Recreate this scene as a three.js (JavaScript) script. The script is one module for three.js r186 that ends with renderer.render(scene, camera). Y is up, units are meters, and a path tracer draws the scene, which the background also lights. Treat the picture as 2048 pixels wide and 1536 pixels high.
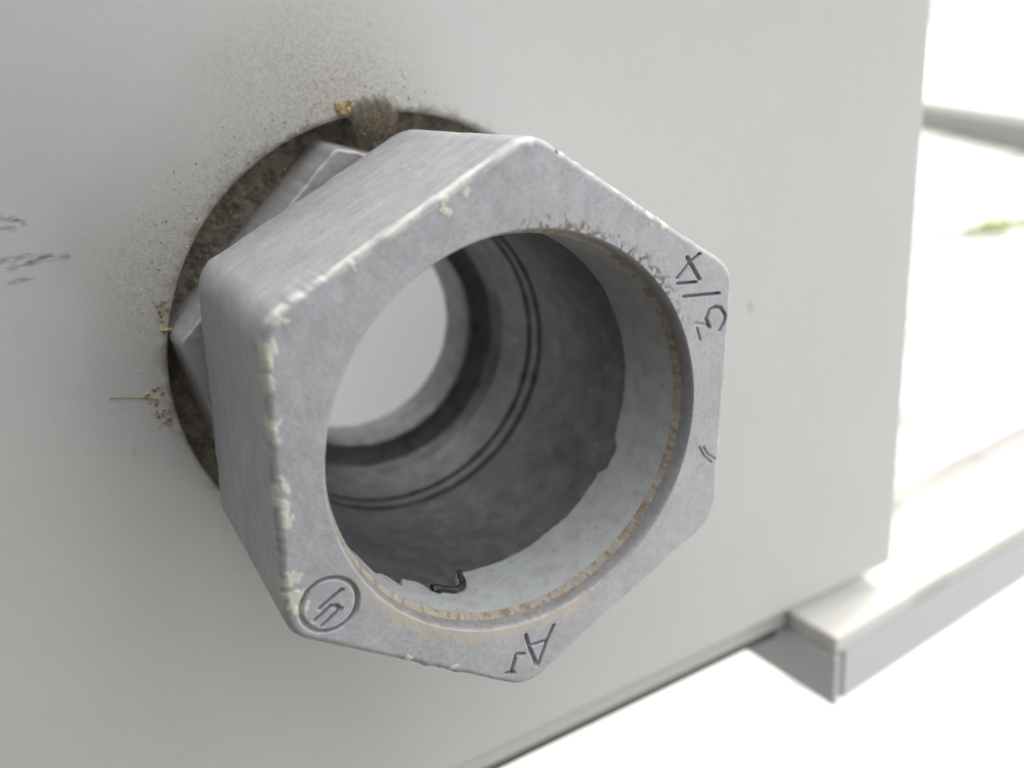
import * as THREE from 'three';
import { RoundedBoxGeometry } from 'three/addons/geometries/RoundedBoxGeometry.js';
import { mergeGeometries } from 'three/addons/utils/BufferGeometryUtils.js';

// ---------------------------------------------------------------- camera, sky, sun, exposure
const scene = new THREE.Scene();
const MM = 0.001;                                            // everything below is measured in millimetres
const camera = new THREE.PerspectiveCamera(47.06, 4 / 3, 0.004, 400);
camera.position.set(-24.03 * MM, 22.58 * MM, 66.98 * MM);
camera.up.set(0.237, 0.935, -0.264);
camera.lookAt(camera.position.x + 0.429, camera.position.y - 0.344, camera.position.z - 0.835);
camera.focus = 0.0575;
camera.userData.fStop = 25;

const renderer = new THREE.WebGLRenderer({ antialias: true });
renderer.toneMapping = THREE.LinearToneMapping;
renderer.toneMappingExposure = 1.95;
renderer.shadowMap.enabled = true;

{ // overcast sky: brighter towards the zenith, the same all round
  const W = 64, H = 64, d = new Float32Array(W * H * 4);
  for (let j = 0; j < H; j++) {
    const el = ((j + 0.5) / H - 0.5) * Math.PI, s = Math.max(0, Math.sin(el));
    const L = 1.6 * (1 + 2 * s) / 3;
    for (let i = 0; i < W; i++) d.set([L * 0.98, L, L * 1.025, 1], (j * W + i) * 4);
  }
  const t = new THREE.DataTexture(d, W, H, THREE.RGBAFormat, THREE.FloatType);
  t.mapping = THREE.EquirectangularReflectionMapping;
  t.magFilter = THREE.LinearFilter; t.minFilter = THREE.LinearFilter; t.needsUpdate = true;
  scene.background = t; scene.environment = t;
}
const sun = new THREE.DirectionalLight(0xfff1e0, 1.4);
sun.position.set(1.3, 2.1, -0.25);
sun.target.position.set(0, 0, 0);
sun.castShadow = true; sun.shadow.radius = 25;
sun.shadow.mapSize.set(2048, 2048);
Object.assign(sun.shadow.camera, { left: -0.7, right: 0.7, top: 0.7, bottom: -0.7, near: 0.5, far: 6 });
scene.add(sun, sun.target);

// ---------------------------------------------------------------- helpers
let seed = 7;
const rnd = () => { seed = (seed * 1664525 + 1013904223) >>> 0; return seed / 4294967296; };
const hash = (x, y, z) => {
  let h = Math.imul(x, 374761393) ^ Math.imul(y, 668265263) ^ Math.imul(z, 2147483647 - 1274126177);
  h = Math.imul(h ^ (h >>> 13), 1274126177); h ^= h >>> 16;
  return (h >>> 0) / 4294967296;
};
function noise(x, y, z = 0) {
  const X = Math.floor(x), Y = Math.floor(y), Z = Math.floor(z);
  let u = x - X, v = y - Y, w = z - Z;
  u = u * u * (3 - 2 * u); v = v * v * (3 - 2 * v); w = w * w * (3 - 2 * w);
  const L = (a, b, t) => a + (b - a) * t;
  return L(L(L(hash(X, Y, Z), hash(X + 1, Y, Z), u), L(hash(X, Y + 1, Z), hash(X + 1, Y + 1, Z), u), v),
    L(L(hash(X, Y, Z + 1), hash(X + 1, Y, Z + 1), u), L(hash(X, Y + 1, Z + 1), hash(X + 1, Y + 1, Z + 1), u), v), w);
}
function fbm(x, y, z, o = 3) { let s = 0, a = 0.5, n = 0; for (let i = 0; i < o; i++) { s += a * noise(x, y, z); n += a; a *= 0.5; x *= 2.03; y *= 2.03; z *= 2.03; } return s / n; }
const clamp = (x, a = 0, b = 1) => Math.min(b, Math.max(a, x));
const sst = (a, b, x) => { const t = clamp((x - a) / (b - a)); return t * t * (3 - 2 * t); };
const mix = (a, b, t) => [a[0] + (b[0] - a[0]) * t, a[1] + (b[1] - a[1]) * t, a[2] + (b[2] - a[2]) * t];
const DEG = Math.PI / 180;

function obj(name, g, material, parent = scene) {
  g.scale(MM, MM, MM);
  const m = new THREE.Mesh(g, material); m.name = name; m.castShadow = m.receiveShadow = true; parent.add(m); return m;
}
function thing(name, label, category, group) {
  const o = new THREE.Group(); o.name = name; o.userData = { label, category }; if (group) o.userData.group = group; scene.add(o); return o;
}
// a surface swept round the z axis: rows of points, f(theta, row) -> [x, y, z, r, g, b]; closed in theta
function sweep(nu, nv, f) {
  const pos = new Float32Array((nu + 1) * nv * 3), col = new Float32Array((nu + 1) * nv * 3), uv = new Float32Array((nu + 1) * nv * 2), idx = [];
  for (let j = 0; j < nv; j++) for (let i = 0; i <= nu; i++) {
    const p = f((i % nu) / nu * Math.PI * 2, j), k = j * (nu + 1) + i;
    pos.set(p.slice(0, 3), k * 3); col.set(p.slice(3, 6), k * 3); uv.set([i / nu, j / (nv - 1)], k * 2);
  }
  for (let j = 0; j < nv - 1; j++) for (let i = 0; i < nu; i++) {
    const a = j * (nu + 1) + i, b = a + 1, c = a + nu + 1, d = c + 1;
    idx.push(a, b, d, a, d, c);
  }
  const g = new THREE.BufferGeometry();
  g.setAttribute('position', new THREE.BufferAttribute(pos, 3));
  g.setAttribute('color', new THREE.BufferAttribute(col, 3));
  g.setAttribute('uv', new THREE.BufferAttribute(uv, 2));
  g.setIndex(idx); g.computeVertexNormals();
  const n = g.attributes.normal;                              // weld the seam's normals
  for (let j = 0; j < nv; j++) { const a = j * (nu + 1), b = a + nu; const v = new THREE.Vector3(n.getX(a) + n.getX(b), n.getY(a) + n.getY(b), n.getZ(a) + n.getZ(b)).normalize(); n.setXYZ(a, v.x, v.y, v.z); n.setXYZ(b, v.x, v.y, v.z); }
  return g;
}
// distance from the axis to a hexagon's outline with rounded corners, along theta
function hexRadius(theta, apothem, corner, turn) {
  let t = (theta - turn) / (Math.PI / 3); t = (t - Math.round(t)) * Math.PI / 3;     // angle from the nearest flat's normal
  const a = Math.abs(t), ai = apothem - corner, half = ai * Math.tan(Math.PI / 6);
  if (apothem * Math.tan(a) <= half) return apothem / Math.cos(a);
  const cx = ai, cy = half, dx = Math.cos(a), dy = Math.sin(a), b = cx * dx + cy * dy, c = cx * cx + cy * cy - corner * corner;
  return b + Math.sqrt(Math.max(0, b * b - c));
}
function dataTex(w, h, f, srgb) {
  const d = new Uint8Array(w * h * 4);
  for (let j = 0; j < h; j++) for (let i = 0; i < w; i++) { const c = f((i + 0.5) / w, (j + 0.5) / h, i, j); const k = (j * w + i) * 4; d[k] = clamp(c[0]) * 255; d[k + 1] = clamp(c[1]) * 255; d[k + 2] = clamp(c[2]) * 255; d[k + 3] = 255; }
  const t = new THREE.DataTexture(d, w, h); t.magFilter = t.minFilter = THREE.LinearFilter; t.wrapS = t.wrapT = THREE.RepeatWrapping; if (srgb) t.colorSpace = THREE.SRGBColorSpace; t.needsUpdate = true; return t;
}
const toS = c => c.map(v => v <= 0.0031308 ? v * 12.92 : 1.055 * Math.pow(v, 1 / 2.4) - 0.055);
function segDist(x, y, a, b) { const dx = b[0] - a[0], dy = b[1] - a[1], t = clamp(((x - a[0]) * dx + (y - a[1]) * dy) / (dx * dx + dy * dy)); return Math.hypot(x - a[0] - t * dx, y - a[1] - t * dy); }

// ---------------------------------------------------------------- ground and table behind
{
  const g = new THREE.PlaneGeometry(200000, 200000); g.rotateX(-Math.PI / 2); g.translate(0, -600, 0);
  const o = obj('ground', g, new THREE.MeshStandardMaterial({ color: new THREE.Color().setRGB(0.62, 0.62, 0.6), roughness: 0.95 }));
  o.userData = { label: 'pale ground below the table', kind: 'structure' };
}
{
  const g = new THREE.BoxGeometry(850, 30, 520); g.translate(-375, -590, 180);  // unseen dark slab, added to cut bounce light from the ground
  const o = obj('added_dark_slab', g, new THREE.MeshStandardMaterial({ color: new THREE.Color().setRGB(0.06, 0.05, 0.04), roughness: 1 }));
  o.userData = { label: 'added dark slab that cuts light bounced off the ground in front', kind: 'structure' };
}
{ // unseen dark boards, added to block light from the front and left
  const shadeWall = thing('added_shade_wall', 'added dark board wall that blocks light from the front and left', 'wall');
  const m = new THREE.MeshStandardMaterial({ color: new THREE.Color().setRGB(0.035, 0.032, 0.028), roughness: 0.9 });
  for (let k = 0; k < 7; k++) { const g = new RoundedBoxGeometry(138, 1000, 22, 2, 2); g.translate(50 - k * 140, -100, 460 + (k % 2) * 6); obj('board', g, m, shadeWall); }
  for (let k = 0; k < 6; k++) { const g = new RoundedBoxGeometry(22, 2200, 138, 2, 2); g.translate(-650 - (k % 2) * 6, 500, 370 - k * 140); obj('board', g, m, shadeWall); }
}
const woodTex = dataTex(512, 256, (u, v) => {
  const s = fbm(u * 6, v * 60, 3, 3), b = fbm(u * 9, v * 7, 9, 3), k = sst(0.58, 0.75, fbm(u * 30, v * 30, 5, 3));
  const L = 0.6 + (s - 0.5) * 0.2 + (b - 0.5) * 0.15 - k * 0.1 - 0.32 * sst(0.55, 0.75, fbm(u * 3, v * 34, 17, 3));
  return toS([L * 1.0, L * 0.985, L * 0.93]);
}, true);
{
  const table = thing('plank_table', 'pale plank table under the right corner of the grey box', 'table');
  table.position.set(49 * MM, -46.6 * MM, 4.6 * MM); table.rotation.y = 4.2 * DEG;
  const wood = new THREE.MeshStandardMaterial({ map: woodTex, roughness: 0.8 });
  const grey = new THREE.MeshStandardMaterial({ color: new THREE.Color().setRGB(0.52, 0.53, 0.54), roughness: 0.75 });
  const box = (x0, x1, y0, y1, z0, z1, r = 0.3) => { const g = new RoundedBoxGeometry(x1 - x0, y1 - y0, z1 - z0, 2, r); g.translate((x0 + x1) / 2, (y0 + y1) / 2, (z0 + z1) / 2); return g; };
  let z = 0; const n = 12;
  for (let k = 0; k < n; k++) {
    const w = 34 + rnd() * 8, g = box(0.1 + (k ? rnd() * 0.6 : 0), 640 - rnd() * 4, -2.5 - rnd() * 0.2, -rnd() * 0.15, z - w, z, 0.35);
    const uv = g.attributes.uv, p = g.attributes.position, o1 = rnd(), o2 = rnd();
    for (let i = 0; i < uv.count; i++) uv.setXY(i, p.getX(i) / 220 + o1, p.getZ(i) / 110 + o2);
    obj('plank', g, wood, table); z -= w + 0.7 + rnd() * 0.5;
  }
  obj('end_board', box(0, 1.0, -10.2, -2.8, z, 0.1, 0.15), grey, table);
  obj('front_rail', box(1.9, 640, -10.2, -2.8, -14, 0.0, 0.25), grey, table);
  obj('back_rail', box(1.9, 640, -10.2, -2.8, z, z + 14, 0.25), grey, table);
  obj('bearer', box(-130, -0.1, -10.2, -0.2, -75, -35, 0.4), wood, table);
  obj('bearer', box(-0.0 + 1.9, 40, -10.2, -2.85, -75, -35, 0.4), wood, table);
  for (const [x, zz] of [[590, -30], [590, z + 30], [30, z + 30], [-110, -55]]) { const g = new RoundedBoxGeometry(24, 543, 24, 2, 1); g.translate(x, -281.8, zz); obj('leg', g, grey, table); }
  const bat = obj('timber_batten', (() => { const g = new RoundedBoxGeometry(330, 15, 22, 3, 2); g.translate(0, 7.6, 0); return g; })(), new THREE.MeshStandardMaterial({ color: new THREE.Color().setRGB(0.2, 0.215, 0.19), roughness: 0.8 }));
  bat.position.set(525 * MM, -46.6 * MM, -330 * MM); bat.rotation.y = 56 * DEG;
  bat.userData = { label: 'grey green batten lying across the far end of the pale table', category: 'batten' };
  const moss = [];
  for (let k = 0; k < 22; k++) { const g = new THREE.IcosahedronGeometry(1.0 + rnd() * 1.3, 1); g.scale(1.6, 0.5, 1); g.translate((rnd() - 0.5) * 22, 0.9 + rnd() * 0.8, (rnd() - 0.5) * 9); moss.push(g); }
  const mo = obj('moss_tuft', mergeGeometries(moss), new THREE.MeshStandardMaterial({ color: new THREE.Color().setRGB(0.26, 0.3, 0.13), roughness: 1 }));
  mo.position.set(266 * MM, -46.6 * MM, -121.7 * MM);
  mo.userData = { label: 'small green moss tuft growing on the pale table', category: 'moss' };
}

// ---------------------------------------------------------------- grey painted box
const HOLE = [0.75, 0.85, 18.81], PX0 = -66, PX1 = 64.2, PY0 = -43.9, PY1 = 60;
{
  const boxObj = thing('electrical_box', 'grey painted sheet metal box with a round hole for the conduit hub', 'electrical box');
  const S = 2048, TX0 = -40, TX1 = 70, TY0 = -50, TY1 = 60;
  const scuffs = [[[-25.9, 15.75], [-25.0, 15.5], [-24.7, 15.2]], [[-26.5, 15.2], [-25.3, 14.9]], [[-26.5, 13.0], [-24.9, 13.0], [-23.6, 12.75], [-22.6, 12.6]], [[-26.2, 12.4], [-24.9, 12.6], [-23.9, 12.8]], [[-26.4, 11.6], [-25.1, 11.5]]];
  const plateTex = dataTex(S, S, (u, v) => {
    const x = TX0 + u * (TX1 - TX0), y = TY0 + v * (TY1 - TY0);
    const fine = noise(x * 9, y * 9, 1) - 0.5, mid = fbm(x * 0.9, y * 0.9, 4, 3) - 0.5, big = fbm(x * 0.12, y * 0.12, 8, 2) - 0.5;
    let L = 0.52 * (1 + fine * 0.03 + mid * 0.03 + big * 0.05);
    let c = [L * 0.995, L, L * 0.965];
    // brown dust caught above and left of the hub: speckles
    const dx = x - HOLE[0], dy = y - HOLE[1], r = Math.hypot(dx, dy), a = Math.atan2(dy, dx) / DEG;
    const aw = sst(62, 100, a) * (1 - sst(150, 185, a)) + 0.0;
    const reach = 1 - sst(18.5, 19.5 + 9.0 * (0.35 + fbm(a * 0.06, r * 0.15, 2, 3)), r);
    const patch = sst(7, 1, Math.hypot((dx + 4) / 1.7, dy - 24.5)) * 0.6;
    const sp = sst(0.3, 0.75, fbm(x * 8.5, y * 8.5, 11, 3));
    c = mix(c, [0.27, 0.22, 0.16], clamp((aw * reach * 0.8 + patch * 0.55) * (0.3 + 0.6 * sp) * 0.85));
    // grime along the hole's rim, uneven
    const rim = sst(HOLE[2] + 1.0 + 0.6 * fbm(a * 0.2, 0, 3, 2), HOLE[2], r) * sst(0.35, 0.7, fbm(x * 2.2, y * 2.2, 21, 3)) * (Math.abs(a) > 60 ? 1 : 0.3);
    c = mix(c, [0.2, 0.165, 0.1], rim * 0.55);
    // rust spots
    for (const [sx, sy, sr, st] of [[39.03, -3.7, 0.62, 0.75], [-20.4, 10.7, 0.22, 0.4], [-21.6, -2.3, 0.3, 0.3], [1.2, 25.9, 0.16, 0.4]]) { const q = Math.hypot(x - sx, (y - sy) * 0.7) + (noise(x * 5, y * 5, 6) - 0.5) * 0.3; c = mix(c, [0.43, 0.3, 0.17], st * sst(sr, sr * 0.25, q)); }
    // dark scuffs in the paint at the left
    for (const s of scuffs) for (let k = 0; k < s.length - 1; k++) { const q = segDist(x, y, s[k], s[k + 1]); if (q < 0.8) c = mix(c, [0.17, 0.18, 0.17], 0.6 * sst(0.36, 0.02, q) * sst(0.3, 0.7, fbm(x * 2.2, y * 8, 15, 3))); }
    return toS(c);
  }, true);
  const peel = dataTex(1024, 1024, (u, v) => { const x = u * 110, y = v * 110, h = 0.55 * noise(x * 2.3, y * 2.3, 2) + 0.3 * noise(x * 4.5, y * 4.5, 7) + 0.15 * noise(x * 9, y * 9, 9); return [h, h, h]; });
  const paint = new THREE.MeshPhysicalMaterial({ map: plateTex, bumpMap: peel, bumpScale: 0.000012, roughness: 0.36, metalness: 0 });
  const plainPaint = new THREE.MeshStandardMaterial({ color: new THREE.Color().setRGB(0.52, 0.52, 0.505), roughness: 0.45 });
  const inside = new THREE.MeshStandardMaterial({ color: new THREE.Color().setRGB(0.74, 0.74, 0.75), roughness: 0.6 });
  const sh = new THREE.Shape(), b = 0.45, cr = 0.5;
  const X0 = PX0 + b, X1 = PX1 - b, Y0 = PY0 + b, Y1 = PY1 - b;
  sh.moveTo(X0 + cr, Y0); sh.lineTo(X1 - cr, Y0); sh.absarc(X1 - cr, Y0 + cr, cr, -Math.PI / 2, 0); sh.lineTo(X1, Y1 - cr); sh.absarc(X1 - cr, Y1 - cr, cr, 0, Math.PI / 2); sh.lineTo(X0 + cr, Y1); sh.absarc(X0 + cr, Y1 - cr, cr, Math.PI / 2, Math.PI); sh.lineTo(X0, Y0 + cr); sh.absarc(X0 + cr, Y0 + cr, cr, Math.PI, Math.PI * 1.5);
  const hp = new THREE.Path(); hp.absarc(HOLE[0], HOLE[1], HOLE[2] + b, 0, Math.PI * 2, true); sh.holes.push(hp);
  const g = new THREE.ExtrudeGeometry(sh, { depth: 1.1, bevelEnabled: true, bevelSize: b, bevelThickness: b, bevelSegments: 4, curveSegments: 160 });
  g.translate(0, 0, -1.1 - b);                                // front face at z = 0
  const uv = g.attributes.uv, p = g.attributes.position;
  for (let i = 0; i < uv.count; i++) uv.setXY(i, (p.getX(i) - TX0) / (TX1 - TX0), (p.getY(i) - TY0) / (TY1 - TY0));
  obj('front_plate', g, paint, boxObj);
  const wall = (name, x0, x1, y0, y1, z0, z1, m) => { const q = new RoundedBoxGeometry(x1 - x0, y1 - y0, z1 - z0, 2, 0.25); q.translate((x0 + x1) / 2, (y0 + y1) / 2, (z0 + z1) / 2); return obj(name, q, m, boxObj); };
  wall('flange', PX0, PX1 - 16.5, PY0 - 4.4, PY0 + 1.4, -3.7, -2.5, plainPaint);
  wall('underside_shade', PX0, PX1 - 16.5, PY0 - 6.8, PY0 - 2.7, -5.2, -3.73, new THREE.MeshStandardMaterial({ color: new THREE.Color().setRGB(0.1, 0.1, 0.095), roughness: 0.8 }));  // dark strip standing in for the shaded underside below the flange
  wall('floor_panel', PX0, PX1 - 0.6, PY0 - 2.6, PY0 - 1.1, -74, -3.75, inside);
  wall('side_panel', PX1 - 2, PX1 - 0.5, PY0 - 1.0, PY1, -74, -2.05, inside);
  wall('back_panel', PX0, PX1 - 2.1, PY0 - 1.0, PY1, -74, -72.5, inside);
}

// ---------------------------------------------------------------- the conduit hub
const hub = thing('conduit_hub', 'worn grey cast metal hexagonal conduit hub stamped three quarter inch size', 'conduit hub');
const ZF = 21.86, ZB = 3.66, R0 = 13.3, HX = [0.03, 0.17], TURN = 114.49 * DEG, AP = 16.2, RC = 2.6;
const zinc = new THREE.MeshStandardMaterial({ vertexColors: true, roughness: 0.5, metalness: 0.3 });
const strokes = [
  [[13.96, 9.47], [13.16, 9.05], [12.06, 8.2]], [[12.9, 9.44], [13.93, 7.74]], [[12.06, 7.83], [13.62, 7.61]],
  [[12.57, 6.83], [15.61, 6.45]],
  [[14.77, 4.2], [14.46, 4.89], [14.78, 5.43], [15.28, 5.58], [15.79, 5.37], [16.18, 4.78], [16.05, 4.29], [15.66, 3.8]], [[13.58, 4.77], [14.45, 4.48], [14.7, 4.24]], [[13.67, 4.39], [13.93, 3.46]],
  [[-1.54, -14.08], [-1.38, -15.08], [-0.92, -16.85]], [[0.67, -14.25], [0.02, -15.26], [-0.83, -16.89]], [[-1.3, -15.08], [-0.14, -15.19]],
  [[-1.83, -15.51], [-2.39, -15.28], [-2.91, -16.51]], [[-3.27, -16.43], [-2.72, -16.66]],
  [[-13.35, -5.85], [-13.82, -6.06], [-14.79, -6.56]], [[-14.17, -6.67], [-14.66, -6.94], [-15.19, -7.23]], [[-14.17, -6.64], [-13.86, -6.72], [-13.62, -7.04]], [[-13.62, -7.04], [-14.23, -7.41], [-14.86, -7.77]],
  [[13.72, -4.56], [14.12, -5.37], [14.79, -6.05]], [[14.12, -4.68], [14.52, -5.38], [15.21, -5.94]]];
{ const c = []; for (let k = 0; k <= 40; k++) { const a = k / 40 * Math.PI * 2; c.push([-14.2 + 1.72 * Math.cos(a), -6.52 + 1.72 * Math.sin(a)]); } strokes.push(c); }
const WEAK = new Set([5, 6, 16, 17]);
const segs = []; strokes.forEach((s, k) => { for (let i = 0; i < s.length - 1; i++) segs.push([s[i], s[i + 1], WEAK.has(k) ? 0.12 : 0.34, WEAK.has(k) ? 0.07 : k >= 12 ? 0.1 : 0.085]); });
function stamp(x, y) {                                       // depth of the stamped marks at a point of the front face
  let d = 0;
  for (const [a, b, depth, w] of segs) { if (Math.abs(x - a[0]) > 3.5 || Math.abs(y - a[1]) > 3.5) continue; const q = segDist(x, y, a, b); if (q < w * 2.2) d = Math.max(d, depth * sst(w * 1.55, w * 0.45, q)); }
  return d;
}
const flakes = [[-14.17, 10.93, 0.5], [-15.14, 9.5, 0.55], [-15.3, 8.7, 0.45], [-15.45, 7.6, 0.5], [-15.57, 5.37, 0.45], [-15.6, 4.7, 0.4], [-15.9, 1.58, 0.6], [-15.84, 0.6, 0.55], [-15.9, -0.4, 0.5], [-16.3, -4.2, 0.7], [-16.2, -5.4, 0.65], [-15.9, -6.2, 0.5], [-9.98, -12.27, 0.3], [-7.06, -14.25, 0.3], [5.84, 15.9, 0.35], [7.78, 14.6, 0.45], [8.8, 13.7, 0.4], [10.2, 12.7, 0.5], [11.1, 11.9, 0.35], [-4.13, 15.39, 0.4], [-3.9, 14.9, 0.3], [-2.67, 16.0, 0.4], [-9.87, 13.06, 0.4]];
const CREAM = [0.6, 0.59, 0.5];
function zincColour(x, y, z, stretch) {
  const big = fbm(x * 0.35, y * 0.35, z * 0.35 + 3, 3) - 0.5, mid = fbm(x * 1.3 + 9, y * 1.3, z * 1.3, 3) - 0.5, fine = noise(x * 6, y * 6, z * 6) - 0.5;
  const grit = noise(x * 11, y * 11, z * 11) - 0.5;
  let L = 0.375 * (1 + big * 0.2 + mid * 0.28 + fine * 0.15 + grit * 0.15 + stretch);
  let c = [L * 0.98, L * 0.99, L * 1.045];
  const warm = sst(0.52, 0.75, fbm(x * 0.6 + 20, y * 0.6, z * 0.6, 3));
  return mix(c, [L * 1.01, L * 0.99, L * 0.95], warm * 0.5);
}
{ // front hexagon: back face, flats, rounded front edge, front face, chamfer into the bore: one surface
  const nu = 1500, back = 8, side = 84, fil = 12, face = 64, lip = 8, nv = back + side + fil + face + lip, F = 0.5;
  const g = sweep(nu, nv, (th, j) => {
    const ct = Math.cos(th), st = Math.sin(th);
    const worn = 0.25 + 1.3 * sst(0.4, 0.68, fbm(ct * 7, st * 7, 51, 2));
    const edge = worn * (0.2 * (fbm(ct * 12, st * 12, 4, 2) - 0.5) + 0.16 * (fbm(ct * 44, st * 44, 9, 3) - 0.5)), edgeB = 0.22 * (fbm(ct * 14, st * 14, 14, 4) - 0.5);
    const out = hexRadius(th, AP, RC, TURN);
    let r, z, kind, q = 0;
    if (j < back) { const t = j / (back - 1); r = 14.6 + (out - 0.5 + edgeB * 0.6 - 14.6) * t; z = ZB + edgeB * 0.4 * t; kind = 'back'; }
    else if (j < back + side) {
      const t = (j - back) / (side - 1); z = ZB + 0.35 + (ZF - F - ZB - 0.35) * t; const fromBack = z - ZB, d = fromBack < 0.9 ? 0.32 * Math.pow(1 - (fromBack - 0.35) / 0.55 < 0 ? 0 : 1 - (fromBack - 0.35) / 0.55, 2) : 0;
      r = out - d + edgeB * sst(2.2, 0.4, fromBack) + edge * 0.5 * sst(3, 0, ZF - F - z) - 0.02 * (ZF - z) * 0; kind = 'side';
    } else if (j < back + side + fil) {
      const a = (j - back - side + 1) / fil * Math.PI / 2; r = out - F * (1 - Math.cos(a)) + edge * (1 - 0.4 * a); z = ZF - F * (1 - Math.sin(a)) + edge * 0.25 * Math.cos(a); kind = 'fil';
    } else if (j < back + side + fil + face) {
      const t = (j - back - side - fil + 1) / face; const o = out - F + edge * 0.37; r = o + (R0 - o) * t; z = ZF; kind = 'face'; q = t;
    } else { const t = (j - back - side - fil - face + 1) / lip; r = R0 - 0.25 * Math.sin(t * Math.PI / 2) ; z = ZF - 0.75 * (1 - Math.cos(t * Math.PI / 2)) - 0.25 * t; kind = 'lip'; }
    let x = HX[0] * (kind === 'lip' ? 0 : kind === 'face' ? 1 - q : 1) + r * ct, y = HX[1] * (kind === 'lip' ? 0 : kind === 'face' ? 1 - q : 1) + r * st;
    const arc = th * 16;
    let stretch = 0;
    if (kind === 'side' || kind === 'fil') stretch = (noise(arc * 0.35, z * 9, 5) - 0.5) * 0.14 + (noise(arc * 0.9, z * 4, 8) - 0.5) * 0.12;
    let c = zincColour(x, y, z, stretch);
    const bumpy = 0.045 * (fbm(x * 0.5, y * 0.5, z * 0.5, 2) - 0.5) + 0.014 * (noise(x * 5, y * 5, z * 5) - 0.5);
    if (kind === 'side') { x += ct * bumpy * 1.4; y += st * bumpy * 1.4; }
    else if (kind !== 'back') z += bumpy * (kind === 'face' ? 1 : 0.6);
    if (kind === 'face' || kind === 'fil') {
      z -= stamp(x, y);
      for (const [fx, fy, fr] of flakes) { const d = Math.hypot(x - fx, y - fy); if (d < fr * 2) { const w = sst(fr * 0.95, fr * 0.6, d + (fbm(x * 2.6, y * 2.6, 2, 3) - 0.5) * fr * 2.4); c = mix(c, CREAM, w * 0.85); z += 0.03 * w; } }
      // edge highlight painted in pale, broken with cream paint patches, upper left edge
      const ul = Math.abs(((th - 114 * DEG + Math.PI * 3) % (Math.PI * 2)) - Math.PI) / DEG;
      if (kind === 'fil' && ul < 30) c = mix(c, [0.56, 0.55, 0.5], 0.85 * sst(0.33, 0.6, fbm(arc * 0.8, z * 5, 31, 4)) * sst(0.34, 0.16, Math.abs(z - ZF + 0.18)));
      // beige dirt round the mouth, thicker at the lower left; brown grit at the upper right
      const rr = Math.hypot(x, y), a = Math.atan2(y, x) / DEG;
      const low = sst(-165, -140, a) * (1 - sst(-85, -60, a)), up = sst(8, 40, a) * (1 - sst(78, 95, a));
      c = mix(c, [0.5, 0.43, 0.33], low * sst(R0 + 1.1, R0 + 0.1, rr + (fbm(x * 1.7, y * 1.7, 5, 3) - 0.5) * 1.6) * 0.6);
      c = mix(c, [0.13, 0.1, 0.08], up * sst(R0 + 0.9, R0, rr + (fbm(x * 2.4, y * 2.4, 6, 3) - 0.5) * 1.6) * sst(0.4, 0.66, fbm(x * 4.5, y * 4.5, 2, 2)) * 0.85);
      if (Math.hypot(x - 3.5, y - 17.35) < 0.14) c = [0.06, 0.05, 0.07];
    }
    if (kind === 'lip') { const a = Math.atan2(y, x) / DEG, sp = fbm(x * 3, y * 3, z * 3, 3); c = mix(c, [0.34, 0.27, 0.19], sst(0.42, 0.7, sp) * (0.3 + 0.4 * sst(-170, -120, a) * (1 - sst(-80, -50, a)))); }
    return [x, y, z, ...c];
  });
  obj('front_hexagon', g, zinc, hub);
}
{ // counterbore under the lip
  const g = sweep(720, 10, (th, j) => { const z = ZF - 0.99 - j * 0.03, r = R0 - 0.22 - j * 0.002, x = r * Math.cos(th), y = r * Math.sin(th), n = fbm(x * 2.2, y * 2.2, z * 3, 3); return [x + (n - 0.5) * 0.06, y + (n - 0.5) * 0.06, z, ...mix([0.34, 0.345, 0.35], [0.22, 0.18, 0.13], sst(0.45, 0.7, n) * 0.7)]; });
  obj('counterbore', g, zinc, hub);
}
const rust = new THREE.MeshStandardMaterial({ vertexColors: true, roughness: 0.95 });
{ // rusty seam where the painted sleeve meets the counterbore
  const g = sweep(900, 9, (th, j) => {
    const t = j / 8, r = 13.07 - 0.27 * t, x0 = r * Math.cos(th), y0 = r * Math.sin(th), n = fbm(x0 * 3, y0 * 3, 3, 3), m = noise(x0 * 9, y0 * 9, 4);
    const z = ZF - 1.05 - 0.6 * t + (n - 0.5) * 0.16 + (m - 0.5) * 0.05;
    let c = mix([0.35, 0.315, 0.26], [0.26, 0.19, 0.135], sst(0.42, 0.72, n)); c = mix(c, [0.5, 0.47, 0.4], sst(0.55, 0.8, m) * 0.5);
    return [x0, y0, z, ...c];
  });
  const o = obj('rust_ring', g, rust, hub); o.userData.label = 'rust brown ring just inside the mouth';
}
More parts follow.
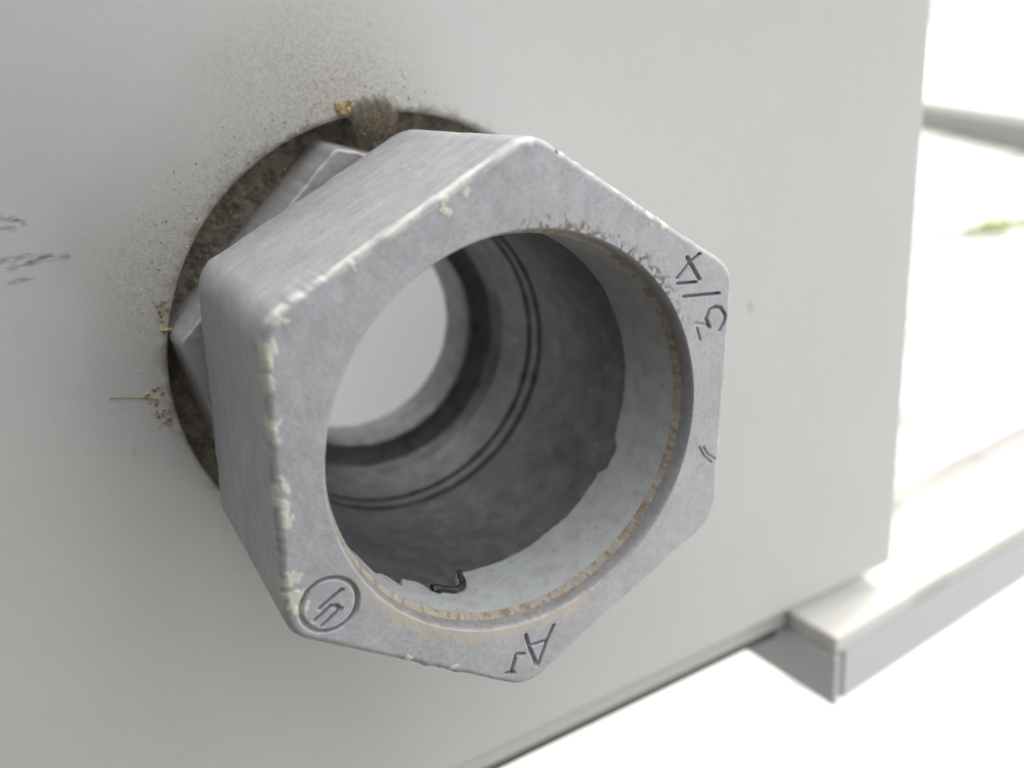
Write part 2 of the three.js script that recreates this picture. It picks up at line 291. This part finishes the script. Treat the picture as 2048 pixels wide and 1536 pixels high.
{ // light grey painted sleeve inside the mouth, its inner end ragged
  const endZ = a => {                                         // a in degrees
    let z = 14.35 + (fbm(Math.cos(a * DEG) * 14, Math.sin(a * DEG) * 14, 2, 3) - 0.5) * 0.5;
    const dip = (c, w, h) => h * sst(w, w * 0.4, Math.abs(((a - c + 540) % 360) - 180));
    z += dip(-112, 9, 2.7) + dip(-124, 10, 1.6) + dip(-136, 10, 2.5) + dip(-33, 8, 0.7) + dip(-150, 14, 1.5);
    return z;
  };
  const mat = new THREE.MeshStandardMaterial({ vertexColors: true, roughness: 0.4 });
  const nv = 34;
  const g = sweep(1080, nv, (th, j) => {
    const a = th / DEG, z1 = endZ(a > 180 ? a - 360 : a), z0 = ZF - 1.62; let r, z;
    if (j < nv - 4) { const t = j / (nv - 5); z = z0 + (z1 - z0) * t; r = 12.8 + 0.06 * t + 0.03 * Math.sin(z * 9) * sst(16.2, 14.6, z); }
    else { const t = (j - nv + 5) / 4; z = z1 - 0.12 * Math.sin(t * 2.2); r = 12.86 + 0.5 * t; }
    const x = r * Math.cos(th), y = r * Math.sin(th), n = fbm(x * 1.2, y * 1.2, z * 1.2, 3), f = noise(x * 6, y * 6, z * 6);
    let c = mix([0.5, 0.51, 0.51], [0.44, 0.44, 0.42], sst(0.4, 0.7, n)); c = mix(c, [0.16, 0.15, 0.14], sst(0.86, 0.93, f) * 0.7);
    return [x, y, z, ...c];
  });
  const o = obj('painted_sleeve', g, mat, hub); o.userData.label = 'light grey painted band inside the mouth with a chipped edge';
}
{ // cast bore: barrel, ridge, rounded stop and throat
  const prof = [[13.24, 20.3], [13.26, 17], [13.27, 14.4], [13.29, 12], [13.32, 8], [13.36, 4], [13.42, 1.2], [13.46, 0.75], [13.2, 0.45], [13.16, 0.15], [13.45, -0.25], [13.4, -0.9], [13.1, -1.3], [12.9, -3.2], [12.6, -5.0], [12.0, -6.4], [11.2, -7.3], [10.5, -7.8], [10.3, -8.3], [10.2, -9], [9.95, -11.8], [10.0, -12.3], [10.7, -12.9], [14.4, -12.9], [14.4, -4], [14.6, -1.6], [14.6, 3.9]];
  const pts = []; for (let i = 0; i < prof.length - 1; i++) { const n = Math.max(2, Math.ceil(Math.hypot(prof[i + 1][0] - prof[i][0], prof[i + 1][1] - prof[i][1]) / 0.22)); for (let k = 0; k < n; k++) pts.push([prof[i][0] + (prof[i + 1][0] - prof[i][0]) * k / n, prof[i][1] + (prof[i + 1][1] - prof[i][1]) * k / n]); } pts.push(prof.at(-1));
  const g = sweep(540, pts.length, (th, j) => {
    const [r0, z] = pts[j], x0 = r0 * Math.cos(th), y0 = r0 * Math.sin(th), n = fbm(x0 * 0.9, y0 * 0.9, z * 0.9, 4), f = noise(x0 * 4, y0 * 4, z * 4), r = r0 + (n - 0.5) * 0.09 + (f - 0.5) * 0.012;
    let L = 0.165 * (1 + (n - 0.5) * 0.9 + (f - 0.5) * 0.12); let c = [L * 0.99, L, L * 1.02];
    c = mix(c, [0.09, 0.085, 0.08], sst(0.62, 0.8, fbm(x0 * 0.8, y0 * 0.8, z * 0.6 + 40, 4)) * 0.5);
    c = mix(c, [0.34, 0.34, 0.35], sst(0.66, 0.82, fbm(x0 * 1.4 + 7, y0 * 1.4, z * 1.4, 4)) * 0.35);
    return [r * Math.cos(th), r * Math.sin(th), z, ...c];
  });
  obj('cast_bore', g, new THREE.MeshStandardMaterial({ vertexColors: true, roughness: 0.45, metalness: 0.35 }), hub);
}
{ // rear hexagon, turned a little against the front one
  const nu = 900, TB = 131.5 * DEG, Z0 = -2.4, Z1 = 2.65, side = 30, fil = 5, face = 22, nv = side + fil + face;
  const g = sweep(nu, nv, (th, j) => {
    const ct = Math.cos(th), st = Math.sin(th), e = 0.2 * (fbm(ct * 24, st * 24, 24, 3) - 0.5); let r, z;
    if (j < side) { const t = j / (side - 1); z = Z0 + (Z1 - 0.25 - Z0) * t; r = hexRadius(th, 16.05 - 0.42 * t, 0.9, TB) + e * t; }
    else if (j < side + fil) { const a = (j - side + 1) / fil * Math.PI / 2; r = hexRadius(th, 15.63, 0.9, TB) + e - 0.25 * (1 - Math.cos(a)); z = Z1 - 0.25 * (1 - Math.sin(a)); }
    else { const t = (j - side - fil + 1) / face, o = hexRadius(th, 15.63, 0.9, TB) + e - 0.25; r = o + (14.55 - o) * t; z = Z1; }
    const x = r * ct, y = r * st, n = 0.09 * (fbm(x * 1.5, y * 1.5, z * 1.5, 3) - 0.5);
    return [x + ct * n * (j < side ? 1 : 0), y + st * n * (j < side ? 1 : 0), z + (j < side ? 0 : n), ...mix(zincColour(x, y, z, (noise(th * 8, z * 6, 3) - 0.5) * 0.12), [0.4, 0.37, 0.33], 0.35)];
  });
  obj('rear_hexagon', g, zinc, hub);
}
{ // dirty gasket in the hole behind the plate
  const g = sweep(720, 40, (th, j) => {
    const t = j / 39, r = 14.7 + (HOLE[2] + 0.9 - 14.7) * t, x = HOLE[0] * t + r * Math.cos(th), y = HOLE[1] * t + r * Math.sin(th), n = fbm(x * 1.6, y * 1.6, 3, 3), f = noise(x * 8, y * 8, 5);
    const c = mix(mix([0.13, 0.11, 0.09], [0.21, 0.18, 0.14], sst(0.35, 0.65, n)), [0.36, 0.31, 0.22], sst(0.7, 0.9, f) * 0.6);
    return [x, y, -2.25 + (n - 0.5) * 0.35 + (f - 0.5) * 0.14, ...c];
  });
  const o = obj('gasket', g, new THREE.MeshStandardMaterial({ vertexColors: true, roughness: 1 }), hub); o.userData.label = 'dirty brown gasket ring in the hole behind the hexagons';
}
{ // dark burr standing at the chipped edge of the sleeve
  const P = [[-118.5, 17.0, 12.7], [-114, 17.2, 12.62], [-110, 17.25, 12.55], [-107, 16.9, 12.5], [-105.5, 16.2, 12.55], [-104, 15.2, 12.7], [-103, 14.3, 12.8]].map(([a, z, r]) => new THREE.Vector3(r * Math.cos(a * DEG), r * Math.sin(a * DEG), z));
  const g = new THREE.TubeGeometry(new THREE.CatmullRomCurve3(P), 40, 0.27, 10);
  const p = g.attributes.position; for (let i = 0; i < p.count; i++) { const n = (noise(p.getX(i) * 1.8, p.getY(i) * 1.8, p.getZ(i) * 1.8) - 0.5) * 0.3; p.setXYZ(i, p.getX(i) + n, p.getY(i) - n, p.getZ(i) + n); } g.computeVertexNormals();
  const o = obj('burr', g, new THREE.MeshStandardMaterial({ color: new THREE.Color().setRGB(0.025, 0.028, 0.025), roughness: 0.4, metalness: 0 }), hub); o.userData.label = 'curled black burr at the chipped edge inside the mouth';
}

// ---------------------------------------------------------------- loose dirt round the hole
{
  const gs = [];
  const crumb = (x, y, r, c, z = 0) => {
    const g = new THREE.IcosahedronGeometry(r, 1), p = g.attributes.position, s = rnd() * 100;
    for (let i = 0; i < p.count; i++) { const k = 0.65 + 0.7 * noise(p.getX(i) / r + s, p.getY(i) / r, p.getZ(i) / r); p.setXYZ(i, p.getX(i) * k, p.getY(i) * k, p.getZ(i) * k * 0.8); }
    g.computeVertexNormals(); g.translate(x, y, z + r * 0.3);
    const col = new Float32Array(p.count * 3), v = 0.7 + rnd() * 0.6; for (let i = 0; i < p.count; i++) col.set(c.map(q => q * v), i * 3); g.setAttribute('color', new THREE.BufferAttribute(col, 3)); gs.push(g);
  };
  const brown = [0.28, 0.2, 0.1], gold = [0.42, 0.33, 0.14], pale = [0.55, 0.5, 0.42];
  for (let k = 0; k < 16; k++) crumb(-1.65 + (rnd() - 0.5) * 1.1, 20.2 + (rnd() - 0.5) * 0.8, 0.1 + rnd() * 0.14, k % 3 ? gold : brown);
  for (let k = 0; k < 34; k++) crumb(-18.9 + (rnd() - 0.5) * 1.0 - (k % 4 ? 0 : 0.5), 0.6 + (rnd() - 0.5) * 3.2, 0.05 + rnd() * 0.11, k % 2 ? brown : gold);
  for (let k = 0; k < 16; k++) crumb(-17.4 + (rnd() - 0.5) * 0.7, 7.2 + (rnd() - 0.5) * 2.4, 0.05 + rnd() * 0.09, k % 2 ? gold : brown);
  for (let k = 0; k < 260; k++) { const a = (75 + rnd() * 100) * DEG, r = HOLE[2] + 0.3 + Math.pow(rnd(), 2.2) * 4; crumb(HOLE[0] + r * Math.cos(a), HOLE[1] + r * Math.sin(a), 0.025 + rnd() * 0.04, rnd() < 0.5 ? brown : pale); }
  crumb(3.75, 20.5, 0.16, pale);
  for (let k = 0; k < 420; k++) { const a = rnd() * 360 * DEG, r = 15.5 + rnd() * 3.2; crumb(HOLE[0] * 0.8 + r * Math.cos(a), HOLE[1] * 0.8 + r * Math.sin(a), 0.03 + rnd() * rnd() * 0.1, rnd() < 0.8 ? brown : rnd() < 0.4 ? gold : pale, -2.2); }
  const o = obj('dirt_crumbs', mergeGeometries(gs), rust); o.userData = { kind: 'stuff', label: 'brown dirt crumbs round the rim of the hole', category: 'dirt' };
}
{
  const gs = []; const fib = (pts, r) => gs.push(new THREE.TubeGeometry(new THREE.CatmullRomCurve3(pts.map(p => new THREE.Vector3(...p))), 14, r, 5));
  for (let k = 0; k < 260; k++) { // lint clump bridging the rim above the hub
    const x = 0.5 + (rnd() - 0.5) * 2.6, y = 19.0 + (rnd() - 0.5) * 1.6, s = () => (rnd() - 0.5) * 1.8;
    fib([[x, y - 0.9, -1.3 + rnd() * 0.6], [x + s() * 0.5, y - 0.3, 0.0 + rnd() * 0.5], [x + s(), y + 0.3, 0.15 + rnd() * 0.5], [x + s(), y + 0.7 + rnd() * 0.6, 0.05]], 0.01 + rnd() * 0.014);
  }
  const o = obj('lint_clump', mergeGeometries(gs), new THREE.MeshStandardMaterial({ color: new THREE.Color().setRGB(0.27, 0.23, 0.17), roughness: 1 })); o.userData = { kind: 'stuff', label: 'brown lint clump on the rim of the hole above the hub', category: 'lint' };
  const f = new THREE.TubeGeometry(new THREE.CatmullRomCurve3([[-22.3, 2.2, 0.05], [-21.2, 2.0, 0.12], [-20.3, 1.75, 0.1], [-19.3, 1.35, 0.08]].map(p => new THREE.Vector3(...p))), 20, 0.035, 6);
  const q = obj('straw_fibre', f, new THREE.MeshStandardMaterial({ color: new THREE.Color().setRGB(0.4, 0.3, 0.13), roughness: 0.9 })); q.userData = { label: 'thin straw coloured fibre on the plate left of the hub', category: 'fibre' };
}
renderer.render(scene, camera);
